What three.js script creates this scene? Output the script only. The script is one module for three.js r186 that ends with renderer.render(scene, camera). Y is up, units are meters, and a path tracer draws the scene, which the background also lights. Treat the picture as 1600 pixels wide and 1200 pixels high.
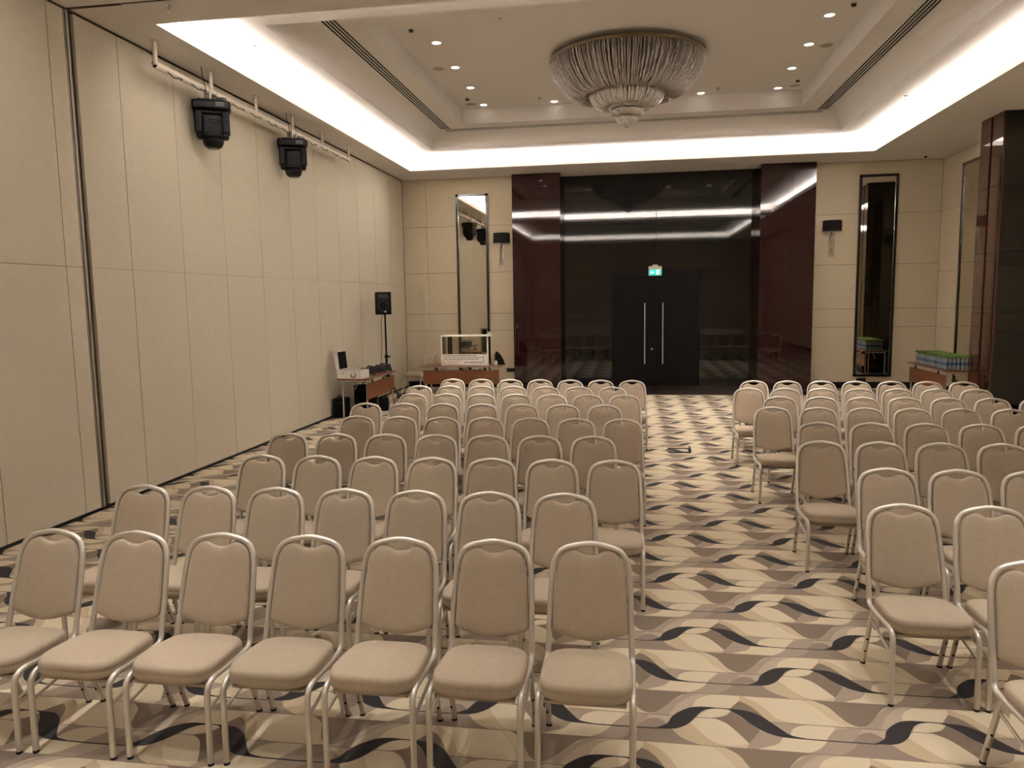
import * as THREE from 'three';
import { RoundedBoxGeometry } from 'three/addons/geometries/RoundedBoxGeometry.js';
import { mergeGeometries } from 'three/addons/utils/BufferGeometryUtils.js';
import { RectAreaLightUniformsLib } from 'three/addons/lights/RectAreaLightUniformsLib.js';

// ---------------------------------------------------------------- camera, exposure, light settings
RectAreaLightUniformsLib.init();
const scene = new THREE.Scene();
scene.background = new THREE.Color(0x000000);
const camera = new THREE.PerspectiveCamera(2 * Math.atan(600 / 1166.25) * 180 / Math.PI, 4 / 3, 0.05, 80);
camera.position.set(0, 2.13, 0);
camera.rotation.set(-0.1128, 0.157, -0.0156, 'YXZ');
const renderer = new THREE.WebGLRenderer({ antialias: true });
renderer.toneMapping = THREE.LinearToneMapping;
renderer.toneMappingExposure = 2.1;
renderer.shadowMap.enabled = true;
const LED = new THREE.Color().setRGB(1, 0.965, 0.945);        // cove strips
const SPOT = new THREE.Color().setRGB(1, 0.955, 0.915);       // downlights
const COVE_FAR = 98, COVE_NEAR = 38, DOWNLIGHT = 9;

// ---------------------------------------------------------------- room measures (metres)
const XL = -5.46, XR = 6.73, ZB = -17.9, ZN = 4.1, YC = 5.033, ZC = -18.27, ZP = -17.65;
const MIRROR_Z = -6.93;

// ---------------------------------------------------------------- helpers
let seed = 7;
const rnd = () => { seed = (seed * 1664525 + 1013904223) % 4294967296; return seed / 4294967296; };
const taken = {};
function numbered(n) { const k = taken[n] = (taken[n] ?? -1) + 1; return k ? `${n}_${String(k).padStart(3, '0')}` : n; }
function sh(m) { m.castShadow = m.receiveShadow = true; return m; }
function mesh(name, geo, mat, parent = scene) {
  const m = sh(new THREE.Mesh(Array.isArray(geo) ? (geo.length > 1 ? mergeGeometries(geo.map(g => g.index ? g.toNonIndexed() : g)) : geo[0]) : geo, mat));
  m.name = parent === scene ? numbered(name) : name; parent.add(m); return m;
}
function tag(o, label, category, group, kind) {
  o.userData.label = label; o.userData.category = category;
  if (group) o.userData.group = group; if (kind) o.userData.kind = kind; return o;
}
function thing(name, label, category, pos = [0, 0, 0], turn = 0, group, kind) {
  const g = new THREE.Group(); g.name = numbered(name); g.position.set(...pos); g.rotation.y = turn; scene.add(g);
  return tag(g, label, category, group, kind);
}
const V = (x, y, z) => new THREE.Vector3(x, y, z);
function bx(w, h, d, x = 0, y = 0, z = 0) { const g = new THREE.BoxGeometry(w, h, d); g.translate(x, y, z); return g; }
function span(x0, x1, y0, y1, z0, z1) { return bx(x1 - x0, y1 - y0, z1 - z0, (x0 + x1) / 2, (y0 + y1) / 2, (z0 + z1) / 2); }
function rb(w, h, d, r, x = 0, y = 0, z = 0, s = 2) { const g = new RoundedBoxGeometry(w, h, d, s, r); g.translate(x, y, z); return g; }
function cyl(r0, r1, h, x = 0, y = 0, z = 0, n = 16) { const g = new THREE.CylinderGeometry(r0, r1, h, n); g.translate(x, y, z); return g; }
function bar(a, b, r, n = 8) {
  const d = b.clone().sub(a), g = new THREE.CylinderGeometry(r, r, d.length(), n);
  g.applyQuaternion(new THREE.Quaternion().setFromUnitVectors(V(0, 1, 0), d.clone().normalize()));
  const m = a.clone().add(b).multiplyScalar(0.5); g.translate(m.x, m.y, m.z); return g;
}
function tube(pts, r, seg = 24, rad = 8, closed = false, tension = 0.5) { return new THREE.TubeGeometry(new THREE.CatmullRomCurve3(pts, closed, 'catmullrom', tension), seg, r, rad, closed); }
function lathe(pts, n = 24) { return new THREE.LatheGeometry(pts.map(p => new THREE.Vector2(...p)), n); }
const S = (hex, o = {}) => new THREE.MeshStandardMaterial({ color: hex, roughness: 0.6, ...o });
const P = (hex, o = {}) => new THREE.MeshPhysicalMaterial({ color: hex, roughness: 0.5, ...o });
function noiseTex(size, base, amp, coarse, rep, streak = 1) {      // fine and coarse grain round one colour
  const d = new Uint8Array(size * size * 4), g = 16, co = [];
  for (let i = 0; i < g * g; i++) co.push(rnd() - 0.5);
  for (let y = 0; y < size; y++) for (let x = 0; x < size; x++) {
    const fx = x / size * g, fy = y / size * g / streak, ix = Math.floor(fx), iy = Math.floor(fy), tx = fx - ix, ty = fy - iy;
    const c = (i, j) => co[((iy + j) % g) * g + (ix + i) % g];
    const low = (c(0, 0) * (1 - tx) + c(1, 0) * tx) * (1 - ty) + (c(0, 1) * (1 - tx) + c(1, 1) * tx) * ty;
    const k = 1 + (rnd() - 0.5) * amp + low * coarse, o = (y * size + x) * 4;
    for (let q = 0; q < 3; q++) d[o + q] = Math.max(0, Math.min(255, base[q] * k)); d[o + 3] = 255;
  }
  const t = new THREE.DataTexture(d, size, size); t.wrapS = t.wrapT = THREE.RepeatWrapping; t.repeat.set(rep, rep);
  t.magFilter = THREE.LinearFilter; t.minFilter = THREE.LinearMipmapLinearFilter; t.generateMipmaps = true; t.colorSpace = THREE.SRGBColorSpace; t.needsUpdate = true; return t;
}

// ---------------------------------------------------------------- materials
const M = {
  plaster: S(0xe8e2dc, { roughness: 0.9 }),
  wall: S(0xffffff, { map: noiseTex(256, [212, 202, 181], 0.05, 0.015, 1), roughness: 0.95 }),
  wallB: S(0xffffff, { map: noiseTex(256, [209, 195, 168], 0.05, 0.015, 1), roughness: 0.95 }),
  joint: S(0x4a3c2c, { roughness: 0.95 }),
  black: S(0x0d0c0c, { roughness: 0.7 }),
  blackFrame: P(0x0c0908, { roughness: 0.25, clearcoat: 0.6, clearcoatRoughness: 0.15 }),
  maroon: P(0x2a1213, { roughness: 0.03, ior: 1.58 }),
  lacquer: P(0x0d0b0a, { roughness: 0.034, ior: 1.58 }),
  columnBrown: P(0x45291f, { roughness: 0.05, ior: 1.75 }),
  door: P(0x0f0c0b, { roughness: 0.6, specularIntensity: 0.35 }),
  mirror: S(0xd8d4ca, { metalness: 1, roughness: 0.015 }),
  alu: S(0xd2cbc0, { metalness: 0.55, roughness: 0.34 }),
  aluMatte: S(0xa59d92, { metalness: 0.6, roughness: 0.5 }),
  chrome: S(0xd8d4cf, { metalness: 1, roughness: 0.12 }),
  white: S(0xe9e4da, { roughness: 0.5 }),
  rail: S(0xe2d8c8, { roughness: 0.45 }),
  fabric: [[175, 158, 137], [170, 154, 133], [178, 162, 140]].map(c => P(0xffffff, { map: noiseTex(128, c, 0.07, 0.025, 3), roughness: 0.95, sheen: 0.3, sheenRoughness: 0.5, sheenColor: new THREE.Color(0x8d7f70) })),
  rubber: S(0x17120f, { roughness: 0.8 }),
  wood: S(0xffffff, { map: noiseTex(256, [116, 69, 38], 0.1, 0.12, 1, 4), roughness: 0.45 }),
  plastic: P(0x0b0b0c, { roughness: 0.5, specularIntensity: 0.45 }),
  plasticGrey: S(0x2a292c, { roughness: 0.4 }),
  grille: S(0x100f10, { roughness: 0.85, metalness: 0.2 }),
  shade: S(0x1c1717, { roughness: 0.85 }),
  bag: P(0x0c0b0d, { roughness: 0.8, specularIntensity: 0.4 }),
  cable: S(0x0e0d0e, { roughness: 0.6 }),
  glass: P(0xece8e0, { transmission: 1, roughness: 0.02, thickness: 0 }),
  darkFloor: S(0x2c211b, { roughness: 0.35 }),
  crystalPale: P(0xbdb5aa, { roughness: 0.1, metalness: 0.25, clearcoat: 1, clearcoatRoughness: 0.05 }),
  crystal: P(0x968c80, { roughness: 0.12, metalness: 0.25, clearcoat: 1, clearcoatRoughness: 0.05 }),
  gold: S(0x77684f, { metalness: 0.6, roughness: 0.45 }),
  green: S(0x567a2a, { roughness: 0.5 }),
  bottle: P(0xc6d2d8, { roughness: 0.12, transmission: 0.5, thickness: 0 }),
  bottleLabel: S(0x3d5a78, { roughness: 0.5 }),
  led: S(0xffffff, { emissive: LED.clone(), emissiveIntensity: 5 }),
  lens: S(0xffffff, { emissive: new THREE.Color().setRGB(1, 0.95, 0.86), emissiveIntensity: 2.5 }),
};

// ---------------------------------------------------------------- carpet print (one repeat 1.027 x 0.967 m)
const TU = 1.027, TV = 0.967;
function carpetTexture() {
  const W = 1100, H = 1036, c = document.createElement('canvas'); c.width = W; c.height = H;
  const g = c.getContext('2d'), kx = W / TU, ky = H / TV;
  const COL = { K: '#322e2e', B: '#7f6f5f', G: '#8e7e6f', T: '#a0907f', L: '#b0a08b', N: '#b9a688', M: '#c1b093', C: '#cdbea2' };
  function cr(p, o, first) {                                   // Catmull-Rom through p
    for (let i = 0; i < p.length - 1; i++) {
      const a = p[Math.max(0, i - 1)], b = p[i], d = p[i + 1], e = p[Math.min(p.length - 1, i + 2)];
      for (let k = first && i === 0 ? 0 : 1; k <= 8; k++) {
        const t = k / 8, t2 = t * t, t3 = t2 * t, f = q => 0.5 * (2 * b[q] + (d[q] - a[q]) * t + (2 * a[q] - 5 * b[q] + 4 * d[q] - e[q]) * t2 + (3 * b[q] - a[q] - 3 * d[q] + e[q]) * t3);
        o.push([f(0), f(1)]);
      }
    }
  }
  function draw(ou, ov) {
    const X = p => [(p[0] + ou) * kx, (p[1] + ov) * ky];
    const fill = (col, ...curves) => { const o = []; curves.forEach((q, i) => cr(q, o, true)); g.fillStyle = COL[col]; g.beginPath(); o.forEach((p, i) => { const [x, y] = X(p); i ? g.lineTo(x, y) : g.moveTo(x, y); }); g.closePath(); g.fill(); };
    const line = (col, w, p) => { const o = []; cr(p, o, true); g.strokeStyle = COL[col]; g.lineWidth = w * kx; g.beginPath(); o.forEach((q, i) => { const [x, y] = X(q); i ? g.lineTo(x, y) : g.moveTo(x, y); }); g.stroke(); };
    const up = -0.363, dn = 0.121;
    g.save(); g.beginPath(); { const [x0, y0] = X([-0.02, up]), [x1, y1] = X([TU + 0.3, dn]); g.rect(x0, y0, x1 - x0, y1 - y0); } g.clip();
    // all shapes in one frame running from u = 0.1 to 1.3
    const S2 = d => {
      const o = p => p.map(q => [q[0] + d, q[1]]);
      const f = (col, ...cs) => fill(col, ...cs.map(o)), l = (col, w, p) => line(col, w, o(p));
      f('M', [[0.43, -0.37], [1.05, -0.37]], [[1.05, 0.13], [0.43, 0.13]]);
      f('C', [[0.45, -0.37], [0.76, -0.36]], [[0.76, -0.36], [0.82, -0.28], [0.86, -0.2], [0.93, -0.12]], [[0.6, -0.12], [0.45, -0.37]]);
      f('T', [[0.97, -0.1], [1.03, -0.15], [1.09, -0.22], [1.13, -0.28], [1.22, -0.37]], [[1.35, -0.37], [1.4, -0.1]], [[1.3, -0.11], [0.97, -0.11]]);
      f('L', [[1.08, -0.11], [1.12, -0.19], [1.16, -0.26], [1.24, -0.34], [1.34, -0.37]], [[1.4, -0.37], [1.4, -0.1], [1.08, -0.1]]);
      f('B', [[0.79, -0.37], [0.838, -0.345], [0.884, -0.299], [0.913, -0.227], [0.942, -0.165], [0.986, -0.133], [1.03, -0.15], [1.087, -0.22], [1.125, -0.28], [1.17, -0.33], [1.25, -0.37]]);
      f('N', [[0.435, -0.304], [0.472, -0.277], [0.511, -0.22], [0.54, -0.157], [0.565, -0.12]], [[0.565, -0.12], [0.7, -0.12]], [[0.7, -0.12], [0.603, -0.157], [0.568, -0.228], [0.524, -0.3], [0.46, -0.35], [0.44, -0.37]]);
      f('C', [[0.18, -0.19], [0.209, -0.275], [0.247, -0.32], [0.307, -0.35], [0.45, -0.37]], [[0.45, -0.37], [0.435, -0.304]], [[0.435, -0.304], [0.375, -0.19]]);
      f('B', [[0.435, -0.304], [0.472, -0.277], [0.511, -0.22], [0.54, -0.157], [0.567, -0.115]], [[0.567, -0.11], [0.45, -0.19], [0.37, -0.205]], [[0.37, -0.21], [0.435, -0.304]]);
      // between the two lines
      f('L', [[0.56, -0.12], [1.26, -0.12]], [[1.2, 0.0], [0.66, 0.008]]);
      f('T', [[0.565, -0.12], [0.74, -0.12]], [[0.74, -0.12], [0.68, -0.085], [0.64, -0.02]], [[0.6, -0.04], [0.565, -0.12]]);
      f('C', [[0.636, 0.006], [0.655, -0.06], [0.70, -0.103], [0.77, -0.12]], [[0.77, -0.12], [0.875, -0.12]], [[0.875, -0.12], [0.845, -0.065], [0.8, 0.006]]);
      f('T', [[0.8, 0.006], [0.845, -0.065], [0.9, -0.105], [1.0, -0.12]], [[1.0, -0.12], [0.965, -0.06], [0.92, 0.006]]);
      f('G', [[0.915, 0.008], [0.945, -0.03], [0.975, -0.068], [1.015, -0.087], [1.05, -0.075], [1.08, -0.035], [1.11, 0.008]]);
      // under the dark line
      f('C', [[0.5, 0.006], [0.82, 0.006]], [[0.82, 0.006], [0.77, 0.065], [0.69, 0.13]], [[0.45, 0.13], [0.5, 0.006]]);
      f('T', [[0.808, 0.006], [0.945, 0.006]], [[0.945, 0.006], [0.9, 0.07], [0.83, 0.13]], [[0.68, 0.13], [0.75, 0.085], [0.808, 0.006]]);
      f('G', [[0.945, 0.006], [1.1, 0.0]], [[1.1, 0.0], [1.125, 0.05], [1.17, 0.09], [1.25, 0.13]], [[0.825, 0.13], [0.9, 0.07], [0.945, 0.006]]);
    };
    S2(-TU); S2(0); S2(TU);
    const S3 = d => {
      const o = p => p.map(q => [q[0] + d, q[1]]);
      const f = (col, ...cs) => fill(col, ...cs.map(o)), l = (col, w, p) => line(col, w, o(p));
      f('N', [[0.07, 0.0], [0.126, -0.024], [0.178, -0.08]], [[0.178, -0.08], [0.215, 0.02], [0.275, 0.095], [0.36, 0.13]], [[0.25, 0.13], [0.16, 0.09], [0.1, 0.05], [0.07, 0.0]]);
      f('C', [[0.165, -0.07], [0.2, -0.11], [0.24, -0.122], [0.29, -0.118], [0.345, -0.08], [0.393, 0.0], [0.43, 0.082]], [[0.43, 0.082], [0.342, 0.106], [0.27, 0.093], [0.215, 0.02], [0.165, -0.07]]);
      f('B', [[0.28, -0.126], [0.345, -0.15], [0.385, -0.2]], [[0.385, -0.2], [0.43, -0.14], [0.5, -0.04]], [[0.5, -0.035], [0.432, 0.082]], [[0.432, 0.082], [0.393, 0.0], [0.345, -0.08], [0.28, -0.126]]);
      f('C', [[0.2, -0.115], [0.24, -0.172], [0.3, -0.207], [0.38, -0.207]], [[0.38, -0.207], [0.345, -0.155], [0.285, -0.127], [0.2, -0.115]]);
      f('T', [[0.498, -0.035], [0.6, 0.006]], [[0.6, 0.01], [0.565, 0.065], [0.504, 0.1], [0.45, 0.13]], [[0.41, 0.13], [0.432, 0.082], [0.498, -0.035]]);
      l('B', 0.006, [[-0.1, -0.122], [0.3, -0.12]]); l('B', 0.006, [[0.56, -0.12], [1.24, -0.12]]);
      f('K', [[-0.01, 0.006], [0.049, -0.042], [0.076, -0.104], [0.111, -0.153], [0.171, -0.205], [0.23, -0.223], [0.303, -0.224], [0.38, -0.222]], [[0.38, -0.212], [0.303, -0.214], [0.242, -0.186], [0.206, -0.136], [0.169, -0.072], [0.127, -0.026], [0.078, 0.0], [-0.01, 0.008]]);
      f('K', [[0.36, -0.222], [0.462, -0.212], [0.527, -0.17], [0.571, -0.11], [0.607, -0.058], [0.644, -0.015], [0.71, 0.002]], [[0.71, 0.012], [0.603, 0.006], [0.553, -0.01], [0.506, -0.041], [0.461, -0.096], [0.422, -0.156], [0.381, -0.202], [0.36, -0.214]]);
      l('K', 0.009, [[0.68, 0.007], [0.85, 0.009], [1.03, 0.006]]);
    };
    S3(-TU); S3(0); S3(TU);
    line('B', 0.007, [[-0.1, up + 0.002], [TU + 0.3, up + 0.002]]);
    g.restore();
  }
  g.fillStyle = COL.M; g.fillRect(0, 0, W, H);
  const z0 = -3.567, x0 = 0.14, fx = ((x0 % TU) + TU) % TU, fz = ((z0 % TV) + TV) % TV;
  for (let i = -2; i <= 1; i++) for (let j = -2; j <= 2; j++) { draw(fx + i * TU, fz + j * TV); draw(fx + 0.5135 * 1 + i * TU, fz - TV / 2 + j * TV); }
  const im = g.getImageData(0, 0, W, H);
  for (let i = 0; i < im.data.length; i += 4) { const k = 1 + (rnd() - 0.5) * 0.12; for (let q = 0; q < 3; q++) im.data[i + q] = Math.min(255, im.data[i + q] * k); }
  g.putImageData(im, 0, 0);
  const t = new THREE.CanvasTexture(c); t.wrapS = t.wrapT = THREE.RepeatWrapping; t.colorSpace = THREE.SRGBColorSpace; t.anisotropy = 16; return t;
}

// ---------------------------------------------------------------- floor
{
  const g = new THREE.BoxGeometry(XR - XL + 0.4, 0.12, ZN - ZB + 1); g.translate((XL + XR) / 2, -0.06, (ZB + ZN) / 2);
  const p = g.attributes.position, uv = g.attributes.uv;
  for (let i = 0; i < p.count; i++) uv.setXY(i, p.getX(i) / TU, -p.getZ(i) / TV);
  tag(mesh('floor', g, S(0xffffff, { map: carpetTexture(), roughness: 1 })), 'patterned carpet of beige, brown and black interlaced waves', 'carpet', null, 'structure');
  const th = mesh('floor_threshold', span(-2.72, 4.05, 0.0005, 0.008, ZC, -16.55), M.darkFloor);
  tag(th, 'dark stone floor strip in front of the black double door', 'floor', null, 'structure');
}

// ---------------------------------------------------------------- left wall: movable partition boards
function boardUv(g, sx, sy) { return g; }
{
  const w = thing('wall_left', 'beige movable partition wall of tall fabric boards', 'wall', [0, 0, 0], 0, null, 'structure');
  mesh('backing', span(XL - 0.25, XL - 0.034, 0, YC + 0.05, ZB - 0.4, ZN + 0.1), M.joint, w);
  const seams = [-17.88, -16.85, -15.8, -14.75, -13.7, -12.68, -11.66, -10.65, -9.62, -8.63, -7.64, -7.0];
  const board = (z0, z1, y0, y1, off = 0) => {
    const g = span(XL - 0.04, XL + off, y0, y1, z0 + 0.005, z1 - 0.005), p = g.attributes.position, uv = g.attributes.uv;
    for (let i = 0; i < p.count; i++) uv.setXY(i, p.getZ(i), p.getY(i));
    mesh('board', g, M.wall, w);
  };
  for (let i = 0; i < seams.length - 1; i++) { board(seams[i], seams[i + 1], 0.035, 2.519); board(seams[i], seams[i + 1], 2.522, YC - 0.025); }
  mesh('edge_profile', [span(XL - 0.03, XL + 0.012, 0.03, YC - 0.02, -6.915, -6.885), span(XL - 0.03, XL + 0.006, 0.03, YC - 0.02, -6.875, -6.862)], M.aluMatte, w);
  for (const [a, b] of [[-6.86, -6.635], [-6.635, -5.65], [-5.65, -4.65], [-4.65, -3.65], [-3.65, -2.65]]) { board(a, b, 0.035, 2.518, 0.006); board(a, b, 2.523, YC - 0.025, 0.006); }
  board(-2.65, ZN, 0.035, YC - 0.025);
  mesh('floor_seal', span(XL - 0.03, XL + 0.012, 0.004, 0.03, ZB, ZN), M.black, w);
  mesh('head_track', span(XL - 0.03, XL + 0.008, YC - 0.022, YC - 0.004, ZB, ZN), M.joint, w);
}
// ---------------------------------------------------------------- back wall
{
  const w = thing('wall_back', 'beige fabric panel wall either side of the dark entrance', 'wall', [0, 0, 0], 0, null, 'structure');
  mesh('backing', [span(XL - 0.2, -2.6, 0, YC, ZB - 0.25, ZB - 0.028), span(3.9, XR + 0.2, 0, YC, ZB - 0.25, ZB - 0.028)], M.joint, w);
  const pan = (x0, x1, y0, y1) => {
    const g = span(x0 + 0.004, x1 - 0.004, y0 + 0.004, y1 - 0.004, ZB - 0.03, ZB), p = g.attributes.position, uv = g.attributes.uv;
    for (let i = 0; i < p.count; i++) uv.setXY(i, p.getX(i), p.getY(i));
    mesh('panel', g, M.wallB, w);
  };
  const ys = [0.14, 1.39, 1.8, 2.79, 3.9, YC];
  for (const [a, b] of [[XL, -4.87], [-4.87, -2.735], [4.06, XR]]) for (let i = 0; i < 5; i++) pan(a, b, ys[i], ys[i + 1]);
  const bb = mesh('baseboard_back', [span(XL, -2.735, 0, 0.14, ZB - 0.03, ZB + 0.015), span(4.06, XR, 0, 0.14, ZB - 0.03, ZB + 0.015)], M.blackFrame);
  tag(bb, 'black skirting along the foot of the beige back wall', 'skirting', null, 'structure');
}
// ---------------------------------------------------------------- right wall, near wall
{
  const w = thing('wall_right', 'beige fabric panel wall behind the dark column', 'wall', [0, 0, 0], 0, null, 'structure');
  mesh('backing', span(XR + 0.028, XR + 0.3, 0, YC, ZB - 0.4, ZN + 0.2), M.joint, w);
  const ys = [0.14, 1.39, 1.8, 2.6, 3.9, YC];
  for (const [a, b] of [[ZB, -14.3], [-14.3, -11], [-11, -8], [-8, -5], [-5, -2], [-2, 1], [1, ZN]]) for (let i = 0; i < 5; i++) {
    const g = span(XR, XR + 0.03, ys[i] + 0.004, ys[i + 1] - 0.004, a + 0.004, b - 0.004), p = g.attributes.position, uv = g.attributes.uv;
    for (let k = 0; k < p.count; k++) uv.setXY(k, p.getZ(k), p.getY(k));
    mesh('panel', g, M.wallB, w);
  }
  tag(mesh('baseboard_right', span(XR - 0.015, XR + 0.03, 0, 0.14, ZB, ZN), M.blackFrame), 'black skirting along the foot of the side wall', 'skirting', null, 'structure');
  tag(mesh('wall_near', span(XL - 0.2, XR + 0.2, 0, YC + 0.1, ZN, ZN + 0.2), M.wallB), 'beige wall closing the hall behind the photographer', 'wall', null, 'structure');
}
// ---------------------------------------------------------------- entrance: pilasters, black lacquer recess, double door
{
  const w = thing('wall_entrance', 'glossy black lacquer panels of the recess round the double door', 'wall panelling', [0, 0, 0], 0, null, 'structure');
  mesh('backing', span(-1.62, 2.9, 0, YC, ZC - 0.2, ZC - 0.022), M.black, w);
  const pan = (x0, x1, y0, y1) => mesh('panel', span(x0 + 0.003, x1 - 0.003, y0 + 0.003, y1 - 0.003, ZC - 0.024, ZC), M.lacquer, w);
  const ys = [0, 1.77, 2.78, 3.87, YC];
  for (let i = 0; i < 4; i++) {
    if (i < 2) { pan(-1.6, -0.42, ys[i], ys[i + 1]); pan(1.64, 2.88, ys[i], ys[i + 1]); }
    else { pan(-1.6, 0.62, ys[i], ys[i + 1]); pan(0.62, 2.88, ys[i], ys[i + 1]); }
  }
  mesh('door_surround', [span(-0.42, -0.37, 0, 2.66, ZC - 0.05, ZC + 0.03), span(1.6, 1.65, 0, 2.66, ZC - 0.05, ZC + 0.03), span(-0.42, 1.65, 2.61, 2.78, ZC - 0.05, ZC + 0.012)], M.door, w);
  for (const [n, xs, lab] of [['trim_1', [-2.735, -2.26, -1.6], 'glossy dark maroon lacquered pilaster on the booth side of the entrance'], ['trim_2', [2.88, 3.57, 4.06], 'glossy dark maroon lacquered pilaster on the column side of the entrance']]) {
    const t = thing(n, lab, 'pilaster', [0, 0, 0], 0, null, 'structure');
    mesh('core', span(xs[0] + 0.02, xs[2] - 0.02, 0, YC, ZC - 0.15, ZP - 0.022), M.maroon, t);
    for (let i = 0; i < 4; i++) for (let k = 0; k < 2; k++) {
      const inset = (n === 'trim_1' ? k === 0 : k === 1) ? 0.012 : 0;
      mesh('panel', span(xs[k] + 0.003, xs[k + 1] - 0.003, ys[i] + 0.003, ys[i + 1] - 0.003, ZP - 0.03, ZP - inset), M.maroon, t);
    }
    const side = n === 'trim_1' ? [-1.622, -1.6] : [2.88, 2.902];
    for (let i = 0; i < 4; i++) mesh('return_panel', span(side[0], side[1], ys[i] + 0.003, ys[i + 1] - 0.003, ZC, ZP - 0.034), M.maroon, t);
  }
  const d = thing('door_1', 'matt black double door with two tall steel pull handles', 'door', [0, 0, 0], 0, null, 'structure');
  mesh('leaf', rb(0.98, 2.58, 0.05, 0.006, 0.122, 1.3, ZC - 0.01), M.door, d);
  mesh('leaf', rb(0.98, 2.58, 0.05, 0.006, 1.108, 1.3, ZC - 0.01), M.door, d);
  for (const x of [0.36, 0.785]) mesh('handle', [cyl(0.014, 0.014, 1.46, x, 1.27, ZC + 0.085), bar(V(x, 1.85, ZC), V(x, 1.85, ZC + 0.085), 0.009), bar(V(x, 0.7, ZC), V(x, 0.7, ZC + 0.085), 0.009)], M.alu, d);
  { const g = cyl(0.028, 0.028, 0.02, 0, 0, 0); g.rotateX(Math.PI / 2); g.translate(0.53, 0.89, ZC + 0.022); mesh('lock', g, M.chrome, d); }
}
// ---------------------------------------------------------------- column on the side wall
{
  const c = thing('wall_column', 'tall dark brown lacquered column at the picture edge', 'column', [0, 0, 0], 0, null, 'structure');
  const x0 = 5.96, z0 = -14.3, z1 = -13.52;
  mesh('core', span(x0 + 0.03, XR, 0, YC, z0, z1 - 0.03), M.black, c);
  const ys = [0.1, 1.77, 2.78, 3.87, YC];
  for (let i = 0; i < 4; i++) {
    mesh('side_panel', span(x0, x0 + 0.03, ys[i] + 0.003, ys[i + 1] - 0.003, z0, z0 + 0.34), M.columnBrown, c);
    mesh('side_panel', span(x0, x0 + 0.03, ys[i] + 0.003, ys[i + 1] - 0.003, z0 + 0.42, z1), M.columnBrown, c);
    mesh('front_panel', span(x0 + 0.003, XR, ys[i] + 0.003, ys[i + 1] - 0.003, z1 - 0.03, z1 - 0.001), M.lacquer, c);
    mesh('rear_panel', span(x0 + 0.003, XR, ys[i] + 0.003, ys[i + 1] - 0.003, z0 - 0.02, z0), M.lacquer, c);
  }
}

// ---------------------------------------------------------------- ceiling with two coffers
function ringQuads(a, b) {                            // faces between two nested level rectangles {x0,x1,z0,z1,y}
  const A = [[a.x0, a.z0], [a.x1, a.z0], [a.x1, a.z1], [a.x0, a.z1]], B = [[b.x0, b.z0], [b.x1, b.z0], [b.x1, b.z1], [b.x0, b.z1]], pos = [];
  for (let i = 0; i < 4; i++) { const j = (i + 1) % 4, p = [A[i][0], a.y, A[i][1]], q = [A[j][0], a.y, A[j][1]], r = [B[j][0], b.y, B[j][1]], s = [B[i][0], b.y, B[i][1]]; pos.push(...p, ...q, ...r, ...p, ...r, ...s); }
  const g = new THREE.BufferGeometry(); g.setAttribute('position', new THREE.Float32BufferAttribute(pos, 3)); g.setAttribute('uv', new THREE.Float32BufferAttribute(new Float32Array(pos.length / 3 * 2), 2)); g.computeVertexNormals(); return g;
}
const EDGE = { x0: -4.88, x1: 4.94, z0: -16.66, z1: -7.48 };
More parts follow.
